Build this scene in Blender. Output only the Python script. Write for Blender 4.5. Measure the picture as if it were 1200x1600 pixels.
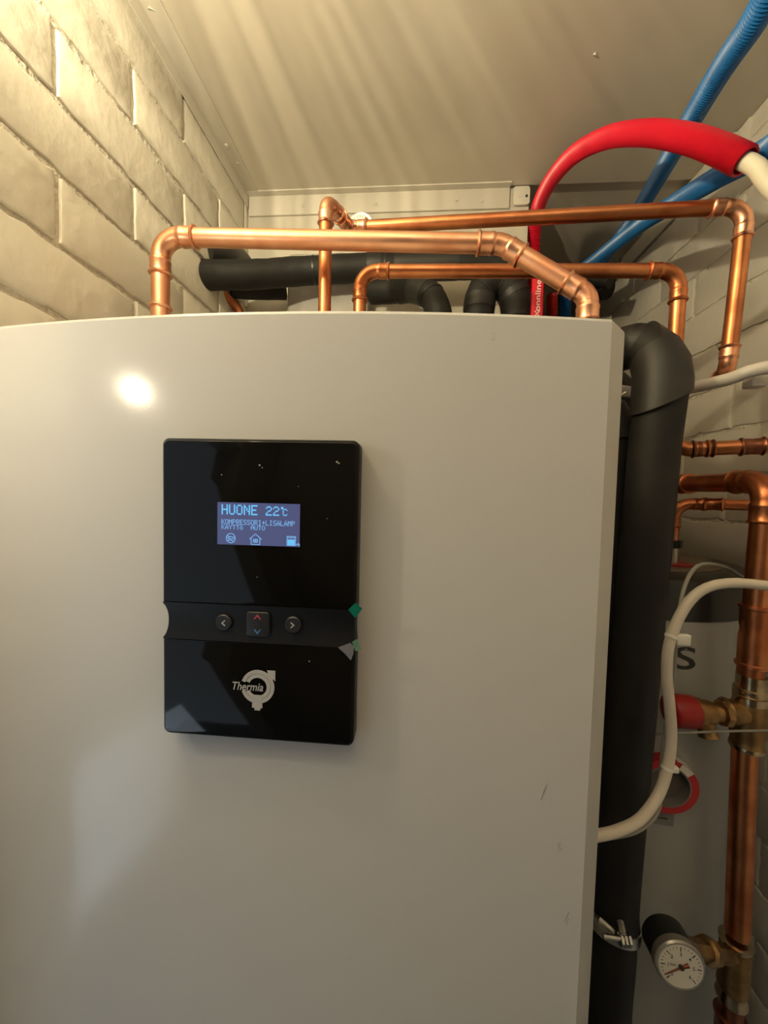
import bpy, bmesh, math, random
from mathutils import Vector, Matrix
random.seed(7)
for o in list(bpy.data.objects): bpy.data.objects.remove(o)
C = bpy.context.scene.collection
S = bpy.context.scene
PI = math.pi
# ------------------------------------------------------------------ camera
EYE = 1.685
F = 600.0                                   # focal length in pixels of a 1200x1600 frame
YAW, PITCH, ROLL = math.radians(4.3), math.radians(2.8), math.radians(1.36)
fw = Vector((-math.sin(YAW)*math.cos(PITCH), math.cos(YAW)*math.cos(PITCH), -math.sin(PITCH)))
R0 = fw.cross(Vector((0,0,1))).normalized(); U0 = R0.cross(fw).normalized()
rt = R0*math.cos(ROLL) + U0*math.sin(ROLL)
up = U0*math.cos(ROLL) - R0*math.sin(ROLL)
cam_pos = Vector((0,0,EYE))
cd = bpy.data.cameras.new('camera'); cam = bpy.data.objects.new('camera', cd); C.objects.link(cam)
cam.matrix_world = Matrix(((rt.x,up.x,-fw.x,0),(rt.y,up.y,-fw.y,0),(rt.z,up.z,-fw.z,EYE),(0,0,0,1)))
cd.sensor_fit = 'VERTICAL'; cd.sensor_height = 36; cd.lens = 36*F/1600; cd.clip_start = .01
S.camera = cam
S.view_settings.view_transform = 'Standard'; S.view_settings.look = 'None'
S.view_settings.gamma = 1; S.view_settings.use_curve_mapping = False
S.view_settings.exposure = 0.35
# ------------------------------------------------------------------ light
W = bpy.data.worlds.new('world'); S.world = W; W.use_nodes = True
W.node_tree.nodes['Background'].inputs[0].default_value = (.62,.74,.85,1)
W.node_tree.nodes['Background'].inputs[1].default_value = .5
LAMP = Vector((-.470, .125, EYE+.150))
ld = bpy.data.lights.new('lamp', 'POINT'); ld.energy = 1.5; ld.color = (1,.86,.64); ld.shadow_soft_size = .012
lo = bpy.data.objects.new('lamp', ld); C.objects.link(lo); lo.location = LAMP
l2 = bpy.data.lights.new('upper_lamp', 'POINT'); l2.energy = 21.0; l2.color = (1,.86,.56); l2.shadow_soft_size = .012
lo2 = bpy.data.objects.new('upper_lamp', l2); C.objects.link(lo2); lo2.location = (-.385, .16, EYE+.62)
l2.use_nodes = True
def lamp_nodes(nt):
    # the streaked beam of a ribbed reflector: brighter upwards and to the wall side
    N, L = nt.nodes, nt.links
    em = [n for n in N if n.type == 'EMISSION'][0]
    tc = N.new('ShaderNodeTexCoord'); sp = N.new('ShaderNodeSeparateXYZ'); L.new(tc.outputs['Normal'], sp.inputs[0])
    at_ = N.new('ShaderNodeMath'); at_.operation = 'ARCTAN2'; L.new(sp.outputs[1], at_.inputs[0]); L.new(sp.outputs[0], at_.inputs[1])
    cb = N.new('ShaderNodeCombineXYZ'); m = N.new('ShaderNodeMath'); m.operation = 'MULTIPLY'; m.inputs[1].default_value = 24
    L.new(at_.outputs[0], m.inputs[0]); L.new(m.outputs[0], cb.inputs[0])
    m2 = N.new('ShaderNodeMath'); m2.operation = 'MULTIPLY'; m2.inputs[1].default_value = .8; L.new(sp.outputs[2], m2.inputs[0]); L.new(m2.outputs[0], cb.inputs[1])
    no = N.new('ShaderNodeTexNoise'); no.inputs['Scale'].default_value = 1.6; no.inputs['Detail'].default_value = 3; L.new(cb.outputs[0], no.inputs['Vector'])
    mr = N.new('ShaderNodeMapRange'); mr.inputs[1].default_value = .35; mr.inputs[2].default_value = .7; mr.inputs[3].default_value = .68; mr.inputs[4].default_value = 1.5
    L.new(no.outputs[0], mr.inputs[0])
    up_ = N.new('ShaderNodeMapRange'); up_.interpolation_type = 'SMOOTHSTEP'; up_.inputs[1].default_value = -.5; up_.inputs[2].default_value = .2; up_.inputs[3].default_value = 0; up_.inputs[4].default_value = 1
    L.new(sp.outputs[2], up_.inputs[0])
    mx = N.new('ShaderNodeMix'); mx.data_type = 'FLOAT'; L.new(up_.outputs[0], mx.inputs[0]); mx.inputs[2].default_value = 1; L.new(mr.outputs[0], mx.inputs[3])
    bo = N.new('ShaderNodeMath'); bo.operation = 'MULTIPLY_ADD'; bo.inputs[1].default_value = .82; bo.inputs[2].default_value = .18; L.new(up_.outputs[0], bo.inputs[0])
    mu = N.new('ShaderNodeMath'); mu.operation = 'MULTIPLY'; L.new(mx.outputs[0], mu.inputs[0]); L.new(bo.outputs[0], mu.inputs[1])
    L.new(mu.outputs[0], em.inputs['Strength'])
lamp_nodes(l2.node_tree)
def area(name, loc, target, sx, sy, e, col):
    d = bpy.data.lights.new(name, 'AREA'); d.shape = 'RECTANGLE'; d.size = sx; d.size_y = sy; d.energy = e; d.color = col
    o = bpy.data.objects.new(name, d); C.objects.link(o); o.location = loc
    o.rotation_euler = (Vector(target)-Vector(loc)).to_track_quat('-Z','Y').to_euler()
    return o
area('daylight_door', (-1.15,-.47,.56), (.5,-.2,.62), .5, .5, 1.15, (.72,.88,1))


area('bounce_fill', (-.05,-.45,2.3), (-.05,-.449,2.6), .35, .35, 7.0, (1,.88,.73))  # added unseen fill: warm light bounced off the ceiling to lift the room

# ------------------------------------------------------------------ helpers
def ray(px, py):
    return fw*F + rt*(px-600) - up*(py-800)
def at(px, py, D):
    "point of the plane y=D seen at a pixel of the 1200x1600 frame"
    r = ray(px, py); return cam_pos + r*(D/r.y)
def atx(px, py, X):
    r = ray(px, py); return cam_pos + r*(X/r.x)
def zf(py, x, D):
    "height at which a point (x,D) is seen at row py"
    p = Vector((x,D,0)); a = p.dot(up); b = p.dot(fw); k = (800-py)/F
    return EYE + (k*b-a)/(up.z-k*fw.z)
def H(h): return EYE+h
def nodes(m): return m.node_tree.nodes, m.node_tree.links
def mat(name, col, rough=.5, metal=0, var=0, vscale=20, col2=None, bump=0, bscale=60, bdist=.002, coat=0, emis=None, es=1, stretch=None, spec=.5, detail=4, rvar=0):
    m = bpy.data.materials.new(name); m.use_nodes = True; N, L = nodes(m)
    b = N['Principled BSDF']; b.inputs['Base Color'].default_value = (*col,1); b.inputs['Roughness'].default_value = rough
    b.inputs['Metallic'].default_value = metal; b.inputs['Specular IOR Level'].default_value = spec
    if coat: b.inputs['Coat Weight'].default_value = coat; b.inputs['Coat Roughness'].default_value = .04
    if emis: b.inputs['Emission Color'].default_value = (*emis,1); b.inputs['Emission Strength'].default_value = es
    tc = N.new('ShaderNodeTexCoord'); mp = N.new('ShaderNodeMapping'); L.new(tc.outputs['Object'], mp.inputs[0])
    if stretch: mp.inputs['Scale'].default_value = stretch
    if var or col2 or rvar:
        n = N.new('ShaderNodeTexNoise'); n.inputs['Scale'].default_value = vscale; n.inputs['Detail'].default_value = detail; L.new(mp.outputs[0], n.inputs['Vector'])
        r = N.new('ShaderNodeValToRGB'); c2 = col2 or tuple(c*(1-var) for c in col)
        r.color_ramp.elements[0].position = .38; r.color_ramp.elements[0].color = (*c2,1)
        r.color_ramp.elements[1].position = .62; r.color_ramp.elements[1].color = (*col,1)
        L.new(n.outputs[0], r.inputs[0]); L.new(r.outputs[0], b.inputs['Base Color'])
        if rvar:
            q = N.new('ShaderNodeMapRange'); q.inputs[1].default_value = .3; q.inputs[2].default_value = .7
            q.inputs[3].default_value = rough+rvar; q.inputs[4].default_value = rough; L.new(n.outputs[0], q.inputs[0]); L.new(q.outputs[0], b.inputs['Roughness'])
    if bump:
        n = N.new('ShaderNodeTexNoise'); n.inputs['Scale'].default_value = bscale; n.inputs['Detail'].default_value = 5; L.new(mp.outputs[0], n.inputs['Vector'])
        bp = N.new('ShaderNodeBump'); bp.inputs['Strength'].default_value = bump; bp.inputs['Distance'].default_value = bdist
        L.new(n.outputs[0], bp.inputs['Height']); L.new(bp.outputs[0], b.inputs['Normal'])
        if coat: L.new(bp.outputs[0], b.inputs['Coat Normal'])
    return m
M = {}
M['paint_l'] = mat('painted_brick', (.70,.66,.56), .42, bump=.5, bscale=32, bdist=.005, var=.05, vscale=6)
M['paint_r'] = mat('painted_brick_cool', (.66,.62,.55), .55, bump=.45, bscale=30, bdist=.003, var=.08, vscale=7)
M['mortar'] = mat('painted_mortar', (.68,.63,.53), .6, bump=.9, bscale=110, bdist=.008, var=.1, vscale=40)
M['ceil'] = mat('ceiling_board', (.58,.53,.44), .5, bump=.25, bscale=5, bdist=.006, var=.05, vscale=4)
M['board'] = mat('painted_board', (.62,.58,.49), .6, bump=.35, bscale=30, bdist=.002, var=.1, vscale=10, stretch=(1,1,.15))
M['trim'] = mat('painted_trim', (.60,.56,.48), .4, bump=.2, bscale=60, bdist=.001)
M['floor'] = mat('floor_concrete', (.12,.125,.13), .5, var=.2, vscale=8)
M['door'] = mat('white_enamel', (.545,.54,.52), .18, spec=.32, bump=.05, bscale=420, bdist=.0006)
M['body'] = mat('cabinet_body', (.5,.5,.48), .35)
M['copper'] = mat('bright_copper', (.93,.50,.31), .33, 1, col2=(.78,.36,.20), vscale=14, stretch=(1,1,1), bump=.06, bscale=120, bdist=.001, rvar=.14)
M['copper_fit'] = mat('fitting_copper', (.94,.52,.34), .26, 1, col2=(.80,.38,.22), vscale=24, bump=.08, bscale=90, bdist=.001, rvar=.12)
M['copper_d'] = mat('shaded_copper', (.70,.28,.12), .3, 1, col2=(.50,.17,.07), vscale=18, bump=.05, bscale=120, bdist=.001, rvar=.12)  # darker copy of the copper: shade on these pipes put into the colour
M['copper_b'] = mat('shaded_brown_copper', (.36,.14,.08), .32, 1, col2=(.20,.07,.04), vscale=22, rvar=.15)  # darkest copper, lower right shade put into the colour; gauge needle shares it
M['brass'] = mat('brass', (.46,.29,.12), .36, 1, col2=(.30,.18,.08), vscale=30, rvar=.1)
M['solder'] = mat('tinned_brass', (.62,.50,.32), .24, 1, col2=(.4,.3,.18), vscale=30)
M['steel'] = mat('zinc_steel', (.55,.54,.5), .3, 1)
M['foam'] = mat('black_foam', (.015,.014,.0135), .62, col2=(.009,.009,.009), vscale=12, bump=.25, bscale=60, bdist=.0015, spec=.35)
M['foam_s'] = mat('black_foam_scuffed', (.024,.023,.021), .5, col2=(.012,.0115,.011), vscale=9, bump=.2, bscale=120, bdist=.001, spec=.45)
M['tape'] = mat('black_tape', (.012,.012,.012), .35)
M['red'] = mat('red_conduit', (.66,.012,.035), .36)
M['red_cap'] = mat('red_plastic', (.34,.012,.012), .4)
M['blue'] = mat('blue_conduit', (.008,.125,.37), .35)
M['pex'] = mat('white_pex', (.72,.68,.55), .35)
M['pvc'] = mat('white_conduit', (.62,.59,.54), .4)
M['cable'] = mat('cream_cable', (.60,.54,.45), .45)
M['cable_g'] = mat('grey_cable', (.26,.25,.22), .5)
M['tank'] = mat('tank_enamel', (.40,.405,.38), .35, bump=.03, bscale=200, bdist=.001)
M['tank_lid'] = mat('tank_lid_black', (.018,.02,.018), .3)
M['ink'] = mat('dark_ink', (.035,.035,.035), .5)
M['white'] = mat('white_plastic', (.75,.73,.66), .4)
M['dial'] = mat('dial_white', (.74,.70,.60), .5)
M['blk'] = mat('black_plastic', (.006,.006,.0065), .4, spec=.3)
M['blk_m'] = mat('black_satin', (.007,.007,.008), .42, spec=.3)
M['glass'] = mat('black_glass', (.004,.0038,.0035), .06, spec=.3)
M['glassc'] = mat('gauge_glass', (.8,.8,.78), .1)
M['key'] = mat('key_rubber', (.013,.013,.015), .45)
M['mark_w'] = mat('mark_grey', (.42,.40,.38), .5)
M['mark_r'] = mat('mark_red', (.45,.06,.09), .5)
M['mark_b'] = mat('mark_blue', (.05,.18,.42), .5)
M['logo'] = mat('logo_silver', (.42,.41,.40), .35, .0)
M['green'] = mat('green_film', (.0,.13,.085), .35)
M['green2'] = mat('pale_green_film', (.10,.22,.14), .35)
M['film'] = mat('torn_film', (.16,.16,.18), .25)
M['lcd'] = mat('lcd_backlight', (.01,.01,.02), .3, emis=(.055,.065,.145), es=1)
M['lcd_t'] = mat('lcd_text', (.01,.01,.02), .3, emis=(.12,.42,.72), es=1)
M['lcd_i'] = mat('lcd_icon', (.01,.01,.02), .3, emis=(.15,.33,.60), es=1)
M['wrap'] = mat('pale_wrap', (.46,.44,.41), .7, bump=.6, bscale=40, bdist=.003, var=.12, vscale=25)
M['dark_gap'] = mat('dark_duct', (.03,.028,.026), .5)

def finish(me, m, angle=35, smooth=True):
    me.materials.append(m)
    if smooth:
        me.polygons.foreach_set('use_smooth', [True]*len(me.polygons)); me.set_sharp_from_angle(angle=math.radians(angle))
def link(name, me, parent=None, loc=None):
    o = bpy.data.objects.new(name, me); C.objects.link(o)
    if loc is not None: o.location = loc
    if parent is not None:
        o.parent = parent
        o.location = (Vector(loc) if loc is not None else Vector((0,0,0))) - wpos(parent)
    return o
def wpos(o):
    p = Vector(o.location)
    while o.parent: o = o.parent; p += Vector(o.location)
    return p
def thing(name, label, cat, loc=(0,0,0), group=None):
    o = bpy.data.objects.new(name, None); C.objects.link(o); o.location = loc; o.empty_display_size = .02
    o['label'] = label; o['category'] = cat
    if group: o['group'] = group
    return o
def tag(o, label=None, cat=None, group=None, kind=None):
    if label: o['label'] = label
    if cat: o['category'] = cat
    if group: o['group'] = group
    if kind: o['kind'] = kind
    return o
def pydata(name, v, f, m, parent=None, smooth=True, angle=35):
    # geometry is given in world space; the object's origin goes to the centre of its base
    v = [Vector(p) for p in v]
    cx = sum(p.x for p in v)/len(v); cy = sum(p.y for p in v)/len(v); cz = min(p.z for p in v)
    c = Vector((cx,cy,cz))
    me = bpy.data.meshes.new(name); me.from_pydata([p-c for p in v], [], f); me.update()
    finish(me, m, angle, smooth)
    return link(name, me, parent, c)
def bmobj(name, bm, m, parent=None, smooth=True, angle=35):
    bm.normal_update(); v = [x.co.copy() for x in bm.verts]; bm.verts.index_update()
    f = [[x.index for x in p.verts] for p in bm.faces]; bm.free()
    return pydata(name, v, f, m, parent, smooth, angle)
def box_bm(bm, x0,x1,y0,y1,z0,z1, bev=0, seg=2):
    r = bmesh.ops.create_cube(bm, size=1); vs = r['verts']
    for v in vs: v.co = Vector((x0 if v.co.x<0 else x1, y0 if v.co.y<0 else y1, z0 if v.co.z<0 else z1))
    if bev:
        es = list({e for v in vs for e in v.link_edges}); bmesh.ops.bevel(bm, geom=es, offset=bev, segments=seg, profile=.5, affect='EDGES')
def box(name, x0,x1,y0,y1,z0,z1, m, parent=None, bev=0, seg=2):
    bm = bmesh.new(); box_bm(bm,x0,x1,y0,y1,z0,z1,bev,seg); return bmobj(name,bm,m,parent, smooth=bev>0, angle=50)
def struct(o): o['kind'] = 'structure'; return o
def sweep_data(pts, rad, n=20, cap=True):
    pts = [Vector(p) for p in pts]; N = len(pts)
    if not isinstance(rad, (list,tuple)): rad = [rad]*N
    T = []
    for i in range(N):
        a = pts[max(i-1,0)]; b = pts[min(i+1,N-1)]; t = b-a
        if t.length < 1e-7: t = T[-1] if T else Vector((0,0,1))
        T.append(t.normalized())
    u = T[0].orthogonal().normalized(); v = []; f = []
    for i in range(N):
        if i:
            ax = T[i-1].cross(T[i])
            if ax.length > 1e-8: u = Matrix.Rotation(T[i-1].angle(T[i]), 3, ax.normalized()) @ u
            u = (u - T[i]*u.dot(T[i])).normalized()
        w = T[i].cross(u)
        for k in range(n):
            a = 2*PI*k/n; v.append(pts[i] + (u*math.cos(a)+w*math.sin(a))*rad[i])
    for i in range(N-1):
        for k in range(n):
            f.append([i*n+k, i*n+(k+1)%n, (i+1)*n+(k+1)%n, (i+1)*n+k])
    if cap: f.append(list(range(n))[::-1]); f.append([(N-1)*n+k for k in range(n)])
    return v, f
def tube(name, pts, rad, m, parent=None, n=20, angle=35, cap=True):
    v, f = sweep_data(pts, rad, n, cap); return pydata(name, v, f, m, parent, True, angle)
def catmull(P, step=.01):
    P = [Vector(p) for p in P]; Q = [P[0]*2-P[1]] + P + [P[-1]*2-P[-2]]; out = []
    for i in range(1, len(Q)-2):
        a,b,c,d = Q[i-1:i+3]; n = max(2, int((c-b).length/step))
        for k in range(n):
            t = k/n; out.append(.5*((2*b)+(c-a)*t+(2*a-5*b+4*c-d)*t*t+(3*b-a-3*c+d)*t**3))
    out.append(P[-1]); return out
def resample(P, d):
    out = [P[0]]; acc = 0
    for i in range(1, len(P)):
        a, b = P[i-1], P[i]; L = (b-a).length; pos = d-acc
        while pos <= L: out.append(a.lerp(b, pos/L)); pos += d
        acc = (acc+L) % d
    return out
def arc(a, c, b, R, n=10):
    "rounded corner at c between a and b; returns points, tangent length"
    u = (a-c).normalized(); w = (b-c).normalized(); th = PI-u.angle(w); t = R*math.tan(th/2)
    p0 = c+u*t; p1 = c+w*t; cen_dir = (u+w).normalized(); cen = c + cen_dir*math.sqrt(R*R+t*t)
    x = (p0-cen).normalized(); ax = x.cross((p1-cen).normalized()).normalized()
    return [cen + Matrix.Rotation(th*k/n, 3, ax) @ (x*R) for k in range(n+1)], t
def socket_profile(L, r, big):
    "from the mouth inwards: bead then sleeve, then neck"
    return [(0,r*1.01),(0.0005,r*1.2*big),(.0022,r*1.30*big),(.0042,r*1.20*big),(.0055,r*1.10),(L*.72,r*1.10),(L*.8,r*1.15),(L*.9,r*1.14),(L,r*1.03)]
def elbow(name, a, c, b, r, m, parent, Rk=1.35, L=None, big=1.0, label=None):
    a, c, b = Vector(a), Vector(c), Vector(b); R = 2*r*Rk; L = L or r*1.9
    ar, t = arc(a, c, b, R, 12); u = (a-c).normalized(); w = (b-c).normalized()
    prof = socket_profile(L, r, big); P = []; Rr = []
    for s, q in prof: P.append(ar[0]+u*(L-s)); Rr.append(q)
    for p in ar[1:-1]: P.append(p); Rr.append(r*1.05)
    for s, q in reversed(prof): P.append(ar[-1]+w*(L-s)); Rr.append(q)
    P[len(prof)-1] = ar[0]; P[-len(prof)] = ar[-1]
    o = tube(name, P, Rr, m, parent, 28, 40)
    if label: o['label'] = label
    return o
def coupling(name, c, d, r, L, m, parent, big=1.0):
    d = Vector(d).normalized(); c = Vector(c); pr = [(0,r*1.01),(.0005,r*1.2*big),(.0022,r*1.3*big),(.0042,r*1.2*big),(.0055,r*1.1)]
    P = [c-d*(L/2-s) for s,q in pr] + [c-d*.003, c, c+d*.003] + [c+d*(L/2-s) for s,q in reversed(pr)]
    R = [q for s,q in pr] + [r*1.1, r*1.04, r*1.1] + [q for s,q in reversed(pr)]
    return tube(name, P, R, m, parent, 28, 40)
def run(name, label, cat, pts, r, mp, mf, group=None, ends=(0,0), big=1.0, Rk=1.35):
    pts = [Vector(p) for p in pts]; t = thing(name, label, cat, pts[0], group)
    cut = []
    for i in range(1, len(pts)-1):
        rk = Rk[i-1] if isinstance(Rk,(list,tuple)) else Rk; elbow('elbow', pts[i-1], pts[i], pts[i+1], r, mf, t, rk, big=big)
        u=(pts[i-1]-pts[i]).normalized(); w=(pts[i+1]-pts[i]).normalized(); cut.append(2*r*rk*math.tan((PI-u.angle(w))/2))
    for i in range(len(pts)-1):
        a, b = pts[i], pts[i+1]; d = (b-a).normalized()
        s = a + d*(cut[i-1] if i>0 else 0); e = b - d*(cut[i] if i<len(pts)-2 else 0)
        if (e-s).length > .012: tube('pipe', [s+d*0, s.lerp(e,.5), e], r, mp, t, 28)
    return t
def disc(name, c, n, r, th, m, parent=None, seg=32, bev=0):
    c = Vector(c); n = Vector(n).normalized(); b = bev
    P = [c, c+n*b, c+n*(th-b), c+n*th] if b else [c, c+n*th]
    R = [r-b, r, r, r-b] if b else [r, r]
    return tube(name, P, R, m, parent, seg, 40)
def lathe(name, c, n, prof, m, parent=None, seg=32, angle=35):
    c = Vector(c); n = Vector(n).normalized(); v=[]; f=[]
    u = n.orthogonal().normalized(); w = n.cross(u)
    for h, r in prof:
        for k in range(seg):
            a = 2*PI*k/seg; v.append(c+n*h+(u*math.cos(a)+w*math.sin(a))*r)
    for i in range(len(prof)-1):
        for k in range(seg): f.append([i*seg+k, i*seg+(k+1)%seg, (i+1)*seg+(k+1)%seg, (i+1)*seg+k])
    f.append(list(range(seg))[::-1]); f.append([(len(prof)-1)*seg+k for k in range(seg)])
    return pydata(name, v, f, m, parent, True, angle)
def prism(name, pts2, y0, y1, m, parent=None, holes=False, bev=0):
    "pts2: (x,z) outline extruded from y0 (front) to y1 (back)"
    bm = bmesh.new(); vs = [bm.verts.new((x,y0,z)) for x,z in pts2]; f = bm.faces.new(vs)
    r = bmesh.ops.extrude_face_region(bm, geom=[f]); nv = [g for g in r['geom'] if isinstance(g, bmesh.types.BMVert)]
    for v in nv: v.co.y = y1
    bmesh.ops.recalc_face_normals(bm, faces=bm.faces)
    if bev:
        es = [e for e in bm.edges if all(abs(v.co.y-y0)<1e-6 for v in e.verts)]
        bmesh.ops.bevel(bm, geom=es, offset=bev, segments=3, profile=.5, affect='EDGES')
    return bmobj(name, bm, m, parent, True, 30)
def rrect(x0,x1,z0,z1,r,n=6):
    out = []
    for cx,cz,a0 in ((x1-r,z1-r,0),(x0+r,z1-r,90),(x0+r,z0+r,180),(x1-r,z0+r,270)):
        for k in range(n+1):
            a = math.radians(a0+90*k/n); out.append((cx+r*math.cos(a), cz+r*math.sin(a)))
    return out
def text_mesh(s, h=None, w=None, bold=0, shear=0, depth=.02):
    cu = bpy.data.curves.new('t','FONT'); cu.body = s; cu.offset = bold; cu.shear = shear; cu.extrude = depth; cu.resolution_u = 4
    o = bpy.data.objects.new('t', cu); C.objects.link(o); bpy.context.view_layer.update()
    me = bpy.data.meshes.new_from_object(o.evaluated_get(bpy.context.evaluated_depsgraph_get())); bpy.data.objects.remove(o); bpy.data.curves.remove(cu)
    xs = [v.co.x for v in me.vertices]; ys = [v.co.y for v in me.vertices]; x0,x1,y0,y1 = min(xs),max(xs),min(ys),max(ys)
    sy = (h/(y1-y0)) if h else w/(x1-x0); sx = (w/(x1-x0)) if w else sy
    vs = [(((v.co.x-x0)*sx-(x1-x0)*sx/2), ((v.co.y-y0)*sy-(y1-y0)*sy/2), v.co.z*min(sx,sy)) for v in me.vertices]
    fs = [list(p.vertices) for p in me.polygons]; bpy.data.meshes.remove(me); return vs, fs

# ------------------------------------------------------------------ setting
LX, RX = -.515, .737          # side walls
CH = H(.872)                  # ceiling
BD, RD = 1.155, 1.95          # back wall, recess
YF = -1.35                    # wall behind the camera
struct(box('floor', -1.9, RX+.2, YF-.1, RD+.1, -.06, 0, M['floor']))
bm = bmesh.new(); box_bm(bm, LX-.14, RX+.14, YF-.1, BD-.008, CH, CH+.03, .0008, 1)
ceiling = struct(bmobj('ceiling', bm, M['ceil']))
box('ceiling_panel', LX-.14, RX+.14, BD-.006, RD+.1, CH+.012, CH+.042, M['ceil'], ceiling)
for px, py in ((232,18),(368,256),(926,86)):        # lifted paint flakes
    r = ray(px,py); p = cam_pos + r*((CH-.0006-EYE)/r.z); a = .022 if px<900 else .012
    pydata('paint_flake', [p, p+Vector((a,.004,-.001)), p+Vector((a*.3,-a*.42,-.005)), p+Vector((0,0,.0005)), p+Vector((a,.004,.0005)), p+Vector((a*.3,-a*.42,.0005))],
           [[0,1,2],[5,4,3],[0,3,4,1],[1,4,5,2],[2,5,3,0]], M['trim'], ceiling, smooth=False)

def brick_mesh(L, Hh, T, seed, m, rough=.0016):
    rnd = random.Random(seed); nx, nz = 15, 5; v=[]; f=[]
    b = .0022
    def ring(inset, y):
        out = []
        for i in range(nx): out.append((-L/2+inset+(L-2*inset)*i/nx, -Hh/2+inset))
        for i in range(nz): out.append((L/2-inset, -Hh/2+inset+(Hh-2*inset)*i/nz))
        for i in range(nx): out.append((L/2-inset-(L-2*inset)*i/nx, Hh/2-inset))
        for i in range(nz): out.append((-L/2+inset, Hh/2-inset-(Hh-2*inset)*i/nz))
        return [(x,y,z) for x,z in out]
    r0 = ring(0, T); jit = [(rnd.gauss(0,rough), rnd.gauss(0,rough)) for _ in r0]
    rings = []
    for inset, y in ((0,T),(0,.0035),(b*.4,.001),(b*1.6,0)):
        rings.append([(x+j[0]*.6, y, z+j[1]) for (x,y,z),j in zip(ring(inset,y), jit)])
    n = len(r0)
    for R in rings: v += R
    for k in range(len(rings)-1):
        for i in range(n): f.append([k*n+i, k*n+(i+1)%n, (k+1)*n+(i+1)%n, (k+1)*n+i])
    f.append([(len(rings)-1)*n+i for i in range(n)])
    me = bpy.data.meshes.new('brick'); me.from_pydata(v, [], f); me.update(); finish(me, m, 22); return me
def brick_wall(name, X, face, D0, D1, z0, z1, joint_h, course, jD, m, gap, rec, holes=(), seed=1, vw=None):
    """a painted brick wall whose face is the plane x=X and looks to +x (face=1) or -x (-1);
    bricks lie along y; joint_h a known bed joint height; jD the vertical joint depth of the course above it"""
    bk = []; z0f = z0
    bx = (X-.12, X-rec) if face > 0 else (X+rec, X+.12)
    wall = struct(box(name, bx[0], bx[1], D0, D1, z0, z1+.02, M['mortar']))
    vars_ = [brick_mesh(.3-gap, course-gap, rec+.004, seed*10+i, m) for i in range(5)]
    rnd = random.Random(seed); k0 = math.floor((z0-joint_h)/course); k1 = math.ceil((z1-joint_h)/course)
    cache = {}
    for k in range(k0, k1):
        za, zb = joint_h+k*course+gap/2, joint_h+(k+1)*course-gap/2
        zb2 = min(zb, z1-.001); za2 = max(za, z0)
        if zb2-za2 < .012: continue
        off = jD + (.15 if k % 2 else 0)
        n0 = math.floor((D0-off)/.3); n1 = math.ceil((D1-off)/.3)
        for n in range(n0, n1):
            a, b = off+n*.3+gap/2, off+(n+1)*.3-gap/2; a, b = max(a, D0), min(b, D1)
            if b-a < .02: continue
            if any(a > h0-.01 and b < h1+.01 and za2 > hz0-.01 and zb2 < hz1+.01 for h0,h1,hz0,hz1 in holes): continue
            L, hh = round(b-a,3), round(zb2-za2,3)
            if abs(L-(.3-gap))<.002 and abs(hh-(course-gap))<.002: me = vars_[rnd.randrange(5)]
            else:
                if (L,hh) not in cache: cache[(L,hh)] = brick_mesh(L, hh, rec+.004, 77+len(cache), m)
                me = cache[(L,hh)]
            o = link('brick', me, wall, (X+rnd.uniform(-.0012,.0012), (a+b)/2, (za2+zb2)/2)); bk.append(o)
            o.rotation_euler = (rnd.uniform(-.003,.003), 0, (PI/2 if face>0 else -PI/2)+rnd.uniform(-.003,.003))
    return wall
# left wall: from the doorway jamb to the back; hole at back for the insulated pipes
wl = brick_wall('wall_left', LX, 1, .215, BD, 0, CH, H(.545), .1005,   .53, M['paint_l'], .010, .005, seed=3,
    holes=())
# left wall beyond the doorway (behind the camera)
struct(box('wall_left', LX-.12, LX, YF, -.62, 0, CH, mat('brown_wall', (.2,.17,.13), .6)))  # colour darkened to stand for the dim room behind
struct(box('wall_left', LX-.12, LX, -.62, .215, 2.05, CH, M['paint_l']))
wr = brick_wall('wall_right', RX, -1, .42, RD, 0, CH, H(.384), .108, .969, M['paint_r'], .007, .004, seed=5)
struct(box('wall_right', RX, RX+.12, YF, .42, 0, CH, M['paint_r']))
M['wall_dark'] = mat('darkened_rear_wall', (.16,.13,.10), .6)  # dimness behind the camera put into the wall colour, for reflections and bounce
struct(box('wall_front', LX-.12, RX+.12, YF-.12, YF, 0, CH, M['wall_dark']))
WE = at(824,385,BD).x
wb = struct(box('wall_back', LX-.12, WE, BD, BD+.10, 0, CH+.012, M['board'], bev=.002))
struct(box('wall_back', WE-.1, RX+.12, RD, RD+.1, 0, CH+.03, M['board']))
struct(box('wall_side', WE-.1, WE, BD+.1, RD, 0, CH+.012, M['board']))
# trims
def lprofile_trim(name, x0,x1,y0,y1,z0,z1): 
    return struct(box(name, x0,x1,y0,y1,z0,z1, M['trim'], bev=.0012))
p_tr = at(796,320,BD-.007).x
t1 = lprofile_trim('trim_1', LX+.004, p_tr, BD-.007, BD+.0005, CH-.058, CH-.0015)
box('trim_lip', LX+.004, p_tr, BD-.026, BD-.007, CH-.0035, CH+.0, M['trim'], t1)
for px in (473, 587, 713, 752):
    p = at(px, 325, BD-.0045); disc('screw', (p.x, BD-.007, CH-.033+random.uniform(-.004,.004)), (0,-1,0), .0048, .0025, M['trim'], t1, 16, .001)
t2 = lprofile_trim('trim_2', LX+.001, LX+.040, .22, BD-.006, CH-.003, CH+.0005)
box('trim_lip', LX+.0005, LX+.003, .22, BD-.006, CH-.034, CH-.003, M['trim'], t2)
for y in (.62, .98): disc('screw', (LX+.02, y, CH-.003), (0,0,-1), .005, .0025, M['trim'], t2, 16, .001)
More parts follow.
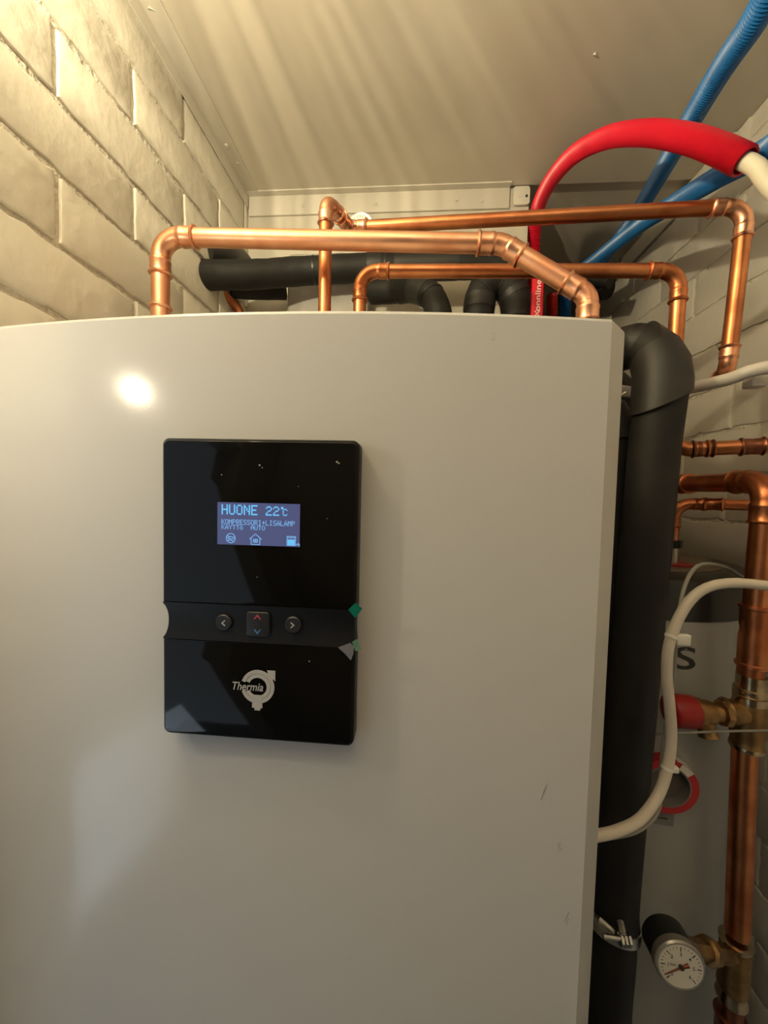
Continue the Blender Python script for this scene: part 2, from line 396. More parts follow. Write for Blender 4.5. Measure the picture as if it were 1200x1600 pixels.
# right trim: flat flange on the wall under the ceiling, with a rounded near end
y0t = atx(1163,170,RX).y
bm = bmesh.new(); P = [(y0t+.02,CH-.001),(RD,CH-.001),(RD,CH-.055),(y0t+.03,CH-.055),(y0t+.006,CH-.046),(y0t,CH-.03),(y0t+.004,CH-.012)]
vs = [bm.verts.new((RX-.0065,a,b)) for a,b in P]; f = bm.faces.new(vs); r = bmesh.ops.extrude_face_region(bm, geom=[f])
for g in r['geom']:
    if isinstance(g, bmesh.types.BMVert): g.co.x = RX-.0025
bmesh.ops.recalc_face_normals(bm, faces=bm.faces); t3 = struct(bmobj('trim_3', bm, M['trim']))
for y in (y0t+.045, y0t+.35): disc('screw', (RX-.0065, y, CH-.03), (-1,0,0), .0065, .003, M['trim'], t3, 16, .001)
# bracket end plate on the back trim
p = at(815,316,BD-.006)
br = tag(prism('bracket', rrect(p.x-.024,WE-.001,CH-.052,CH-.002,.008), BD-.010, BD-.004, M['trim'], bev=.001), 'pale painted bracket plate with two holes beside the red conduit', 'bracket')
for dx in (-.008,.012): disc('screw', (p.x+dx,BD-.0101,CH-.03), (0,-1,0), .0035, .0015, M['dark_gap'] if dx>0 else M['trim'], br, 12)
# pale plaster boxing behind the cabinet
xa, xb = at(449,430,1.09).x, at(576,430,1.09).x
bx_ = tag(box('boxed_duct', xa, xb, 1.085, BD-.0005, 0, zf(393,(xa+xb)/2,1.085), M['wrap'], bev=.012, seg=3), 'pale grey rough wrapped duct standing against the back wall behind the black pipe', 'duct')

# ------------------------------------------------------------------ heat pump cabinet
XC, RA, DC = -.113, 1.8, .329
def ydoor(x): return DC + RA - math.sqrt(RA*RA-(x-XC)**2)
ZT = zf(484.5, at(400,484.5,.33).x, ydoor(at(400,484.5,.33).x))
pump = thing('heat_pump_cabinet', 'tall white heat pump cabinet with curved front door and black control panel', 'heat pump', (XC,.7,0))
xl, xr = -.437, .166
box('body', -.462, .186, .385, 1.02, 0, ZT-.028, M['body'], pump, bev=.004)
bm = bmesh.new(); n = 48; rows = [.03, ZT-.0035, ZT-.001, ZT]; ins = [0,0,.0012,.0035]
cols = [(-.462,.380,0),(-.4615,.3775,0)] + [(xl+(xr-xl)*i/n, ydoor(xl+(xr-xl)*i/n), 1) for i in range(n+1)] + [(.1895,.376,0),(.190,.380,0)]
G = [[bm.verts.new((x, y+ins[j], z)) for (x,y,_) in cols] for j,z in enumerate(rows)]
for j in range(3):
    for i in range(len(cols)-1): bm.faces.new([G[j][i],G[j][i+1],G[j+1][i+1],G[j+1][i]])
back = [[bm.verts.new((x, .381, z)) for (x,y,_) in cols] for z in (rows[0],rows[-1])]
for i in range(len(cols)-1):
    bm.faces.new([G[3][i],G[3][i+1],back[1][i+1],back[1][i]]); bm.faces.new([G[0][i+1],G[0][i],back[0][i],back[0][i+1]])
    bm.faces.new([back[0][i+1],back[0][i],back[1][i],back[1][i+1]])
# the chamfered right edge drops at the top corner as in the picture
bmesh.ops.remove_doubles(bm, verts=bm.verts, dist=1e-5)
door = bmobj('door', bm, M['door'], pump, angle=16)
M['scratch'] = mat('scratch', (.30,.29,.27), .5)
for px,py,l,a in ((851,1232,.012,1.2),(887,1430,.008,1.2),(876,1318,.006,.9),(745,1018,.003,.2),(770,520,.002,.1)):
    for q in range(3):
        r = ray(px+random.uniform(-3,3),py+q*5); D = .33
        for _ in range(5): p = cam_pos+r*(D/r.y); D = ydoor(p.x)
        d = Vector((math.cos(a),0,math.sin(a)))*l*.4; w = Vector((.00035,0,0))
        s = [p-d-w, p-d+w, p+d+w, p+d-w]; y0 = .0002
        v = [Vector((t.x, ydoor(t.x)-y0, t.z)) for t in s] + [Vector((t.x, ydoor(t.x)+.0005, t.z)) for t in s]
        pydata('scratch_mark', v, [[0,1,2,3],[7,6,5,4],[0,4,5,1],[1,5,6,2],[2,6,7,3],[3,7,4,0]], M['scratch'], door, smooth=False)

# control panel: a part of the cabinet, its pieces sub-parts
PD = .3155
def pp(px,py,D=PD): p = at(px,py,D); return p.x, p.z
X0 = pp(254.5,920)[0]; X1 = pp(557.5,920)[0]; Z1 = pp(405,686)[1]; Z0 = pp(405,1156)[1]
Zs = pp(400,946)[1]; Zt = pp(400,1003)[1]
nd = .0045
outl = []
r = .006
for cx,cz,a0 in ((X1-r,Z1-r,0),(X0+r,Z1-r,90)):
    for k in range(7): a=math.radians(a0+15*k); outl.append((cx+r*math.cos(a),cz+r*math.sin(a)))
for k in range(11): t=k/10; outl.append((X0+nd*math.sin(PI*t)**.6, Zs-.0+(Zt-Zs)*t))
for cx,cz,a0 in ((X0+r,Z0+r,180),(X1-r,Z0+r,270)):
    for k in range(7): a=math.radians(a0+15*k); outl.append((cx+r*math.cos(a),cz+r*math.sin(a)))
for k in range(11): t=k/10; outl.append((X1-.0012*math.sin(PI*t), Zt+(Zs-Zt)*t))
yb = ydoor((X0+X1)/2)+.006
case = prism('panel_case', outl, PD, yb, M['blk'], pump, bev=.0015)
e = .0022
def glass_pane(za, zb, top):
    P = rrect(X0+e, X1-e, za, zb, .005)
    return P
prism('upper_glass', rrect(X0+e,X1-e,Zs+.0006,Z1-e,.0045), PD-.0016, PD+.002, M['glass'], case, bev=.0006)
lg = prism('lower_glass', rrect(X0+e,X1-e,Z0+e,Zt-.0006,.0045), PD-.0016, PD+.002, M['glass'], case, bev=.0006)
# concave button bar
bm = bmesh.new(); rows_=8; ya=PD-.0004
g=[]
for j in range(rows_+1):
    t=j/rows_; z=Zt+(Zs-Zt)*t; d=-.0012+.0022*math.sin(PI*t)
    xa_=X0+nd*math.sin(PI*t)**.6+.001; g.append([bm.verts.new((xa_, ya+d-.0006, z)), bm.verts.new((X1-.001, ya+d-.0006, z))])
for j in range(rows_): bm.faces.new([g[j][0],g[j][1],g[j+1][1],g[j+1][0]])
r_=bmesh.ops.extrude_face_region(bm, geom=list(bm.faces))
for q in r_['geom']:
    if isinstance(q,bmesh.types.BMVert): q.co.y = PD+.003
bmesh.ops.recalc_face_normals(bm, faces=bm.faces)
bmobj('button_bar', bm, M['blk_m'], case, angle=40)
def chevron(cx, cz, s, rot, y, m, parent):
    w=.18; P=[(-.5,-.3),(0,.3),(.5,-.3),(.5-w*.6,-.3-w*.7),(0,.3-w*1.5),(-.5+w*.6,-.3-w*.7)]
    c,sn=math.cos(rot),math.sin(rot)
    return prism('arrow_mark', [(cx+(a*c-b*sn)*s, cz+(a*sn+b*c)*s) for a,b in P], y-.0003, y+.0005, m, parent)
yk = PD-.0025
for px,py,rot in ((350.5,972,PI/2),(459,975.5,-PI/2)):
    x,z=pp(px,py); k=disc('round_button', (x,PD+.002,z), (0,-1,0), .0072, .0045, M['key'], case, 36, .0008)
    chevron(x,z,.0052,rot,yk,M['mark_w'],case)
x,z=pp(404.5,974.5)
prism('rocker_button', rrect(x-.0102,x+.0102,z-.0108,z+.0108,.0028), yk, PD+.002, M['key'], case, bev=.0009)
cx_,cz_=pp(404,962); chevron(cx_,cz_,.0062,0,yk,M['mark_r'],case)
cx_,cz_=pp(404,986); chevron(cx_,cz_,.0062,PI,yk,M['mark_b'],case)
# display: pixels on a backlit screen
yg = PD-.0016
sa=pp(341.5,785); sb=pp(469,852); SX0=sa[0]; SX1=sb[0]; SZ1=pp(405,786)[1]; SZ0=pp(405,852)[1]
lcd = prism('display_screen', [(SX0,SZ0),(SX1,SZ0),(SX1,SZ1),(SX0,SZ1)], yg-.00025, yg+.0006, M['lcd'], case)
FONT = {'K':'10001 10010 10100 11000 10100 10010 10001','O':'01110 10001 10001 10001 10001 10001 01110','M':'10001 11011 10101 10101 10001 10001 10001',
'P':'11110 10001 10001 11110 10000 10000 10000','R':'11110 10001 10001 11110 10100 10010 10001','E':'11111 10000 10000 11110 10000 10000 11111',
'S':'01111 10000 10000 01110 00001 00001 11110','I':'01110 00100 00100 00100 00100 00100 01110','+':'00000 00100 00100 11111 00100 00100 00000',
'L':'10000 10000 10000 10000 10000 10000 11111','Ä':'01010 00000 01110 10001 11111 10001 10001','A':'01110 10001 10001 11111 10001 10001 10001',
'Y':'10001 10001 01010 00100 00100 00100 00100','T':'11111 00100 00100 00100 00100 00100 00100','Ö':'01010 00000 01110 10001 10001 10001 01110',
'U':'10001 10001 10001 10001 10001 10001 01110','H':'10001 10001 10001 11111 10001 10001 10001','N':'10001 11001 10101 10101 10011 10001 10001',
'2':'01110 10001 00001 00110 01000 10000 11111','C':'01110 10001 10000 10000 10000 10001 01110',' ':'00000 '*7}
def quads(name, Q, m, y):
    v=[];f=[]
    for a,b,c,d in Q:
        k=len(v); v+=[(a,y,c),(b,y,c),(b,y,d),(a,y,d),(a,y+.0004,c),(b,y+.0004,c),(b,y+.0004,d),(a,y+.0004,d)]
        f+=[[k,k+1,k+2,k+3],[k,k+4,k+5,k+1],[k+1,k+5,k+6,k+2],[k+2,k+6,k+7,k+3],[k+3,k+7,k+4,k]]
    return pydata(name, v, f, m, case, smooth=False)
SW = SX1-SX0; SH = SZ1-SZ0
def lcdtext(s, x, ztop, cw, ph, pw=None):
    Q=[]; pw = pw or cw/6
    for i,ch in enumerate(s):
        for j,row in enumerate(FONT[ch].split()):
            for k,b in enumerate(row):
                if b=='1': xa=x+i*cw+k*pw; Q.append((xa,xa+pw*1.02,ztop-(j+1)*ph,ztop-j*ph+ph*.02))
    return Q
yt = yg-.0004
# u,v fractions of the screen taken from the photograph
big = lcdtext('HUONE', SX0+SW*.052, SZ1-SH*.05, SW*.0905, SH*.034) + lcdtext('22', SX0+SW*.59, SZ1-SH*.07, SW*.088, SH*.031)
a = SX0+SW*.774; big += [(a,a+SW*.028,SZ1-SH*.13,SZ1-SH*.075)] + lcdtext('C', SX0+SW*.795, SZ1-SH*.12, SW*.066, SH*.0235)
quads('display_text', big, M['lcd_t'], yt)
sm = lcdtext('KOMPRESSORI+LISÄLÄMP', SX0+SW*.052, SZ1-SH*.40, SW*.0448, SH*.0172) + lcdtext('KÄYTTÖ  AUTO', SX0+SW*.052, SZ1-SH*.53, SW*.0448, SH*.0150)
quads('display_text', sm, M['lcd_i'], yt)
def icon(cx, cz, s, segs, w, m):
    Q=[]; v=[];f=[]
    for (a,b),(c,d) in segs:
        p=Vector((cx+a*s,cz+b*s)); q=Vector((cx+c*s,cz+d*s)); t=(q-p).normalized(); nn=Vector((-t.y,t.x))*w/2
        k=len(v); c4=[p-nn-t*w/3,q-nn+t*w/3,q+nn+t*w/3,p+nn-t*w/3]
        v+=[(z_.x,yt,z_.y) for z_ in c4]+[(z_.x,yt+.0004,z_.y) for z_ in c4]
        f+=[[k,k+1,k+2,k+3],[k,k+4,k+5,k+1],[k+1,k+5,k+6,k+2],[k+2,k+6,k+7,k+3],[k+3,k+7,k+4,k]]
    return pydata('display_icon', v, f, m, case, smooth=False)
cs = [(math.cos(k*PI/8)*.5, math.sin(k*PI/8)*.5) for k in range(17)]
icon(SX0+SW*.165, SZ1-SH*.845, SH*.22, [(cs[k],cs[k+1]) for k in range(16)]+[((-.4,.22),(0,.16)),((0,.16),(.42,.1)),((-.38,.02),(-.1,.08)),((-.3,-.1),(.42,-.05)),((-.36,-.28),(0,-.2)),((0,-.2),(.3,-.34))], SH*.018, M['lcd_i'])
icon(SX0+SW*.468, SZ1-SH*.86, SH*.26, [((-.55,.05),(0,.5)),((0,.5),(.55,.05)),((-.4,.12),(-.4,-.45)),((.4,.12),(.4,-.45)),((-.4,-.45),(.4,-.45)),((-.18,.02),(.18,.02)),((-.18,-.25),(.18,-.25)),((-.18,.02),(-.18,-.25)),((0,.02),(0,-.25)),((.18,.02),(.18,-.25)),((-.18,-.11),(.18,-.11))], SH*.018, M['lcd_i'])
cx_=SX0+SW*.90; cz_=SZ1-SH*.86
quads('display_icon', [(cx_-SH*.085,cx_+SH*.085,cz_-SH*.10,cz_+SH*.03)], M['lcd_t'], yt)
icon(cx_, cz_, SH*.2, [((-.5,.5),(.5,.5)),((-.5,.35),(.5,.35)),((-.5,.5),(-.5,-.55)),((.5,.5),(.5,-.55)),((-.5,-.55),(.5,-.55)),((.6,-.5),(.85,-.28)),((.85,-.5),(1,-.6)),((.7,-.4),(1.0,-.4))], SH*.018, M['lcd_i'])
# emblem on the lower glass
yl = PD-.0020
ex, ez = pp(404,1071.5)
def ringpoly(r0, r1, a0, a1, n=40):
    A=[math.radians(a0+(a1-a0)*k/n) for k in range(n+1)]
    return [(ex+r1*math.cos(a),ez+r1*math.sin(a)) for a in A]+[(ex+r0*math.cos(a),ez+r0*math.sin(a)) for a in reversed(A)]
Ro=.0147
def emb(P, dy=0): return prism('emblem', P, yl-dy, yl+.0006, M['logo'], case)
for r0,r1,g_ in ((Ro*.78,Ro,17.5),(Ro*.54,Ro*.755,24)):
    emb(ringpoly(r0,r1,-101 if r0<.6*Ro else -101,180-g_)); emb(ringpoly(r0,r1,180+g_,259))
k_=Ro/27.7
def q(dx,dz): return (ex+dx*k_, ez+dz*k_)
emb([q(12,21),q(17,24),q(15.5,28),q(29,28),q(29,11),q(26,14.5),q(23,11)], .00015)
emb([q(-6,-14),q(5.5,-14),q(5.5,-27.5),q(8,-27.5),q(8,-35),q(4.5,-35),q(4.5,-39),q(-5,-39),q(-5,-35),q(-9,-35),q(-9,-27.5),q(-6,-27.5)], .00015)
vs_, fs_ = text_mesh('Thermia', h=.0072, w=.0272, bold=.012, shear=.25, depth=.02)
tx, tz = pp(389,1070.5)
pydata('emblem_text', [(tx+a,yl-.0004-max(c,0)*.2,tz+b) for a,b,c in vs_], fs_, M['logo'], case, smooth=False)
# remnants of protective film at the corner
def flake(name, P, m, y):
    W_=[pp(*p_) for p_ in P]
    return prism(name, W_, y, y+.0003, m, case)
flake('green_film_scrap', [(545,951),(556,940.5),(567,949),(556,964)], M['green'], PD-.0032)
flake('green_film_scrap', [(551,1001),(559,996),(564,1013),(556,1015)], M['green2'], PD-.0030)
flake('clear_film_scrap', [(529,1010),(548,1003),(554,1009),(553,1019),(549,1030),(540,1020)], M['film'], PD-.0024)
for px,py,s in ((407,727,1.6),(411,731,1),(348,742,1),(527,722,1.8),(530,724,1.5),(484,1032,1.2),(512,810,.8),(403,901,.8),(467,760,.8)):
    x,z=pp(px,py); disc('dust_speck', (x,PD-.0016,z), (0,-1,0), .00045*s, .0003, M['mark_w'], case, 8)

# ------------------------------------------------------------------ copper pipes above the cabinet
DCp = .615
a = at(251,480,DCp); c1 = at(251,370,DCp); c1 = Vector((a.x,DCp,c1.z))
c2 = at(784,381,.612); c3 = at(919,462,.595); c3b = at(929,520,.625)
pc = run('copper_pipe', 'thick bright copper pipe nearest the camera, rising at left then running across above the cabinet', 'pipe',
    [(a.x,DCp,ZT-.029), c1, c2, c3, (c3.x+.002,c3.y,ZT-.12), (.187,c3.y,ZT-.12)], .014, M['copper'], M['copper_fit'], big=1.0, Rk=[1.2,1.3,.95,1.1])
# hex mark plate on the 45 degree elbow
disc('ring_seal', (a.x,DCp,zf(483,a.x,DCp)), (0,0,1), .0175, .006, M['copper_fit'], pc, 28, .002)
# pipe D + A
aD = at(507,480,.665); topD = at(509,312,.665)
A1 = at(546,356,.745); A2 = at(1166,322,.655); A3 = at(1149,576,.655)
run('copper_pipe', 'copper pipe rising mid-cabinet then crossing far right just under the red conduit', 'pipe',
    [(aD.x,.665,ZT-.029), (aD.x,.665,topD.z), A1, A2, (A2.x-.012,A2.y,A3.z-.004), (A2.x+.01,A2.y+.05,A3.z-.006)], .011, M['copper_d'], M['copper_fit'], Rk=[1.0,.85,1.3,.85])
# pipe B
aB = at(562,480,.68); B1 = at(562,424,.68); B2 = at(1062,423,.67); B3 = at(1064,704,.67); B4 = at(1215,696,.62)
B3_ = Vector((B2.x,.67,B3.z)); B4x = B3_+(B4-B3_)*((RX-B3_.x)/(B4.x-B3_.x))
pb = run('copper_pipe', 'lower copper pipe running right from a short riser, then down behind black foam', 'pipe',
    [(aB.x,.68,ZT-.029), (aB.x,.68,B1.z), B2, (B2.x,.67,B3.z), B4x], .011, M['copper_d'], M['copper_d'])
B3_ = Vector((B2.x,.67,B3.z)); p = B3_.lerp(B4,.78); coupling('coupling', p, (B4-B3_), .0112, .03, M['copper_b'], pb)
p = B3_.lerp(B4,.33); coupling('coupling', p, (B4-B3_), .0112, .03, M['copper_b'], pb)
# dial thermometer peeking over the pipe
p = at(563,353,.80)
th = thing('dial_thermometer', 'small round silver-rimmed dial thermometer half hidden behind the copper pipes', 'thermometer', p)
lathe('dial_case', p+Vector((0,.02,0)), (0,-1,0), [(0,.022),(.016,.0255),(.020,.0265),(.0215,.0255),(.021,.0235)], M['steel'], th)
disc('dial_face', p+Vector((0,.0005,0)), (0,-1,0), .0232, .0016, M['dial'], th)
for k in range(13):
    an=math.radians(200-k*18); d=Vector((math.cos(an),0,math.sin(an))); tube('tick_mark', [p+d*.0165+Vector((0,-.0012,0)), p+d*.0205+Vector((0,-.0012,0))], .0005, M['ink'], th, 6)
d=Vector((-.8,0,.55)).normalized(); tube('needle', [p+Vector((0,-.002,0)), p+d*.017+Vector((0,-.002,0))], .0006, M['ink'], th, 6)
tube('stem', [p+Vector((-.004,.012,-.016)), p.lerp(A1,.6)+Vector((0,.01,-.004)), A1+Vector((0,.012,0))], .005, M['brass'], th, 12)

# ------------------------------------------------------------------ black insulated pipes behind
def foam(name, label, pts, r, m='foam', collars=(), cuts=(), group=None):
    P = catmull(pts, .012); t = thing(name, label, 'pipe', P[0], group)
    R = []
    for i in range(len(P)): R.append(r*(1+.012*math.sin(i*.7)+.01*math.sin(i*1.9)))
    tube('insulation', P, R, M[m], t, 28)
    for (i0,i1,k) in collars:
        s = P[int(i0*(len(P)-1)):int(i1*(len(P)-1))+1]
        tube('insulation_collar', s, [r*k*(.985 if j in (0,len(s)-1) else 1) for j in range(len(s))], M['foam_s'], t, 28)
    for u in cuts:
        i = int(u*(len(P)-2)); d = (P[i+1]-P[i]).normalized(); tube('seam_tape', [P[i]-d*.002, P[i]+d*.002], r*1.03, M['tape'], t, 28)
    return t
foam('insulated_pipe', 'long black foam-insulated pipe running along the back wall from the left wall hole', [Vector((-.56,.89,at(300,432,.90).z)),at(330,430,.935),at(400,429,.98),at(470,424,1.02),at(560,419,1.03),at(640,416,1.03),at(735,414,1.03),at(790,415,1.03)], .034, collars=((.56,.60,1.03),(.66,.86,1.05)), cuts=(.40,.63,.74,.80))
foam('insulated_pipe', 'black foam pipe with a mitred bend dipping down left of the inverted U', [at(582,456,1.05),at(620,454,1.02),at(652,453,.98),at(674,463,.95),at(685,488,.94),at(687,505,.94)], .031, 'foam', collars=((.50,.72,1.05),), cuts=(.42,.6,.8))
foam('insulated_pipe', 'inverted U of thick black foam-insulated pipe beside the red handle', [at(748,500,.95),at(748,485,.95),at(754,456,.95),at(777,441,.95),at(800,456,.95),at(807,485,.95),at(807,500,.95)], .036, 'foam', collars=((.18,.26,1.04),(.70,.76,1.04)), cuts=(.36,.62))
foam('insulated_pipe', 'black foam pipe lying low along the back wall at left, half in shade', [at(360,452,1.04),at(400,455,1.075),at(446,455,1.085)], .022)
# black flashing at the wall hole, reddish pipe under it
t = tube('insulated_pipe', catmull([at(318,392,.93),at(350,395,.99),at(372,405,1.08),at(384,420,1.14)],.01), .030, M['foam_s'], None, 18); tag(t, 'short black foam stub angled into the left wall corner', 'pipe')
t = tube('copper_pipe', catmull([at(338,452,1.0),at(355,466,1.03),at(372,482,1.06),at(385,520,1.08)],.01), .013, M['copper_d'], None, 18); tag(t, 'short reddish copper pipe poking from the left wall corner below the black foam', 'pipe')
# dark tangle in the recess
foam('insulated_pipe', 'black foam pipe in the dark recess right of the red handle', [at(866,560,1.56),at(870,480,1.56),at(900,452,1.5),at(950,452,1.4)], .034)
t = tube('clip_bracket', [at(925,452,1.35),at(950,440,1.3),at(965,405,1.3)], .012, M['dark_gap'], None, 10); tag(t, 'dark bracket in the recess behind the blue conduits', 'bracket')
t = tube('insulated_pipe', catmull([at(920,434,1.28),at(935,437,1.27),at(955,440,1.24)],.01), .02, M['foam'], None, 16); tag(t, 'small black foam stub near the blue conduit at the right wall', 'pipe')

# ------------------------------------------------------------------ corrugated conduits
def conduit(name, label, P, r, m, pitch=.0046, depth=.15):
    S_ = resample(catmull(P, .004), pitch/4); R = [r*(1+depth*(1,.3,-1,.3)[i%4]) for i in range(len(S_))]
    o = tube(name, S_, R, m, None, 22, 80, cap=False)
    tag(o, label, 'conduit'); return o, S_
q_=at(837,540,1.22); redP = [Vector((q_.x,1.22,.0)),q_,at(835,450,1.22),at(834,390,1.20),at(838,335,1.14),at(856,290,1.05),at(893,245,.93),at(946,216,.82),at(1010,208,.73),at(1075,217,.66),at(1125,234,.62),at(1165,253,.595)]
ro, rs = conduit('red_conduit', 'corrugated red protective conduit arching over the copper pipes', redP, .0165, M['red'], depth=.13)
inn = tube('conduit_bore', rs[-24:], .0142, M['red'], ro, 20, cap=False)
tg = (rs[-1]-rs[-8]).normalized()
px_ = tag(tube('water_pipe', catmull([rs[-30], rs[-6], rs[-1]+tg*.02, at(1205,292,.57), at(1260,345,.54),at(1420,520,.45)],.01), .0108, M['pex'], None, 24), 'white plastic pipe coming out of the open end of the red conduit', 'pipe')
bl1 = [at(1330,-330,.44),at(1225,-60,.55),at(1180,30,.61),at(1125,112,.70),at(1070,205,.82),at(1020,292,1.0),at(985,348,1.18),at(940,408,1.42),at(905,450,1.6),at(880,470,1.94)]
conduit('blue_conduit', 'upper blue corrugated conduit running along the ceiling into the top right corner', bl1, .0165, M['blue'])
bl2 = [at(1420,90,.42),at(1240,205,.56),at(1195,237,.62),at(1130,272,.71),at(1060,314,.84),at(1000,352,1.0),at(940,398,1.2),at(900,430,1.35),at(884,462,1.42),at(881,540,1.42)]; bl2.append(Vector((bl2[-1].x,1.42,0)))
conduit('blue_conduit', 'lower blue corrugated conduit passing behind the open end of the red one', bl2, .0155, M['blue'])
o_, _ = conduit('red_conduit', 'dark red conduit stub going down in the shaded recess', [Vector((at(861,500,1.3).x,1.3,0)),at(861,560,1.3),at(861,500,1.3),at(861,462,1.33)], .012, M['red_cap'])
# red handle with lettering
hx0, hz1 = at(834.5,400,.90).x, zf(405,.3,.90); hx1 = at(851.5,400,.90).x
hs = thing('red_strap', 'flat bright red tag with white lettering standing behind the cabinet top', 'tag', ((hx0+hx1)/2,.90,ZT-.1))
box('strap_plate', hx0,hx1,.90,.912,ZT-.1,hz1, M['red'], hs, bev=.001)
vs_, fs_ = text_mesh('onnline', h=.0118, w=.068, bold=.012)
zc = zf(462,hx0,.90); xm=(hx0+hx1)/2
pydata('lettering', [(xm-b, .8997-max(c,0)*.3, zc+a) for a,b,c in vs_], fs_, M['white'], hs, smooth=False)
zc2 = zf(489.5,hx0,.90)
for s in (1,-1):
    v=[(xm-s*.0055-.0012,.8995,zc2-.007),(xm-s*.0055+.0012,.8995,zc2-.007),(xm+s*.0055+.0012,.8995,zc2+.005),(xm+s*.0055-.0012,.8995,zc2+.005)]
    v+=[(a_,.9002,c_) for a_,b_,c_ in v]; pydata('lettering', v, [[0,1,2,3],[0,4,5,1],[1,5,6,2],[2,6,7,3],[3,7,4,0]], M['white'], hs, smooth=False)

# ------------------------------------------------------------------ right side
TC = Vector((.487,.93,0)); TR = .227
zlb = zf(962, at(1040,962,.74).x, .735)
# big insulated pipe
zi = at(905,556,.675).z
IP = [Vector((.085,.69,ZT-.029)),Vector((.088,.69,zi-.05)),Vector((.125,.685,zi-.006)),Vector((.20,.68,zi)),at(945,553,.668),at(990,541,.65),at(1018,550,.63),at(1034,590,.61),at(1022,700,.61),at(1006,880,.61),at(990,1060,.61),at(967,1320,.61),at(960,1412,.61),at(960,1448,.61)]
ins_ = thing('insulated_pipe', 'thick black foam-insulated pipe bending down at the right side of the cabinet', 'pipe', IP[-1])
P = catmull(IP, .012); R=[.0335]*len(P); R[-1]=.026; R[-2]=.032; R[-3]=.0345
k_b = min(range(len(P)), key=lambda i:(P[i]-IP[7]).length)
tube('insulation', P[k_b-6:], R[k_b-6:], M['foam'], ins_, 48)
kk = min(range(len(P)), key=lambda i:(P[i]-IP[5]).length)
tube('insulation_elbow', P[:k_b-4], [r_*1.0 for r_ in R[:k_b-4]], M['foam_s'], ins_, 72)
# slanted collar wrapped over the bend
def slanted(name, pts, r, cut0, cut1, n=36, m=None, parent=None):
    "sleeve about a path with both mouths cut along planes"
    v,f = sweep_data(pts, r, n, cap=False); pl0,n0=cut0; pl1,n1=cut1
    out=[]
    for p_ in v:
        q_=Vector(p_); out.append(q_)
    # project end rings on the planes
    N_=len(pts)
    for ring,pl,nn,dirn in ((0,pl0,n0,(pts[1]-pts[0]).normalized()),(N_-1,pl1,n1,(pts[-1]-pts[-2]).normalized())):
        for k in range(n):
            q_=out[ring*n+k]; t_=(pl-q_).dot(nn)/dirn.dot(nn); out[ring*n+k]=q_+dirn*t_
    m2=[]
    # thickness: inner copy of the end rim
    base=len(out)
    for ring in (0,N_-1):
        c_=sum((out[ring*n+k] for k in range(n)), Vector())/n
        for k in range(n): out.append(c_+(out[ring*n+k]-c_)*.88)
    for k in range(n):
        f.append([k, base+k, base+(k+1)%n, (k+1)%n]); f.append([(N_-1)*n+k,(N_-1)*n+(k+1)%n, base+n+(k+1)%n, base+n+k])
    return pydata(name, out, f, m, parent, True, 50)
Pa, Pb = P[k_b-5], P[k_b+2]
sl = [P[k_b-5],P[k_b-3],P[k_b-1],P[k_b+1],P[k_b+2]]
slanted('insulation_collar', sl, [.0345,.036,.0375,.0385,.0385], (P[k_b-5],Vector((1,.0,-.35)).normalized()), (P[k_b+2]+Vector((0,0,-.016)),Vector((.5,.1,-1)).normalized()), m=M['foam_s'], parent=ins_)
# lower hose
LH = [at(959,1440,.612),at(957,1490,.612),at(951,1560,.612),at(945,1680,.612)]
t = tube('insulated_pipe', catmull([LH[0]+Vector((0,0,.0)),*LH[1:], Vector((LH[3].x,LH[3].y,.0))],.015), .0325, M['foam'], None, 28); tag(t, 'lower black foam-covered pipe below the metal clamp, reaching the floor', 'pipe')
# second insulated pipe behind
t = thing('insulated_pipe', 'second black foam pipe squeezed between the cabinet side and the thick one', 'pipe', at(950,1500,.70))
J = [Vector((.19,.69,at(900,652,.69).z)),at(930,650,.685),at(953,668,.678),at(957,720,.677),at(952,950,.677),at(943,1300,.677),at(935,1700,.677)]
J.append(Vector((J[-1].x,.677,0)))
Pj = catmull(J, .015); tube('insulation', Pj, .0325, M['foam'], t, 28)
ka = min(range(len(Pj)), key=lambda i:(Pj[i]-at(940,650,.68)).length); kb2 = min(range(len(Pj)), key=lambda i:(Pj[i]-at(956,692,.677)).length)
tube('insulation_collar', Pj[ka:kb2+1], .0375, M['foam_s'], t, 28)
tz = zf(590,.3,.80)
foam('insulated_pipe', 'added black foam pipe standing in for the shadow above the white conduit', [Vector((.10,.82,ZT-.029)),Vector((.102,.818,tz-.045)),Vector((.135,.81,tz-.004)),Vector((.20,.80,tz)),Vector((.33,.80,tz)),Vector((.405,.81,tz-.03)),Vector((.425,.83,tz-.12)),Vector((.43,.84,zlb+.0785))], .031)  # added pipe, its black fills the shadow under the thick elbow
# clamp
cp = at(958,1446,.585)
cl = thing('pipe_clamp', 'zinc-plated metal pipe clamp with a bolt on the black pipe', 'clamp', cp)
cc = at(959,1443,.611)
ring = [cc+Vector((math.cos(a_)*.0355, math.sin(a_)*.0355, -.010*math.sin(a_)*1.0-.004*math.cos(a_))) for a_ in [2*PI*k/40 for k in range(41)]]
v=[];f=[]
for i,p_ in enumerate(ring):
    d_=(p_-cc); d_.z=0; d_.normalize()
    for (a_,b_) in ((0,.009),(.0018,.009),(.0018,-.009),(0,-.009)): v.append(p_+d_*a_+Vector((0,0,b_)))
for i in range(40):
    for k in range(4): f.append([i*4+k,(i+1)*4+k,(i+1)*4+(k+1)%4,i*4+(k+1)%4])
pydata('band', v, f, M['steel'], cl)
b0 = at(942,1462,.558); b1 = at(976,1468,.558)
tube('bolt', [b0,b1], .0035, M['steel'], cl, 12)
for px in (968,974,980): 
    q0=at(px,1468,.558); tube('nut', [q0, q0+(b1-b0).normalized()*.0035], .0085, M['steel'], cl, 6)
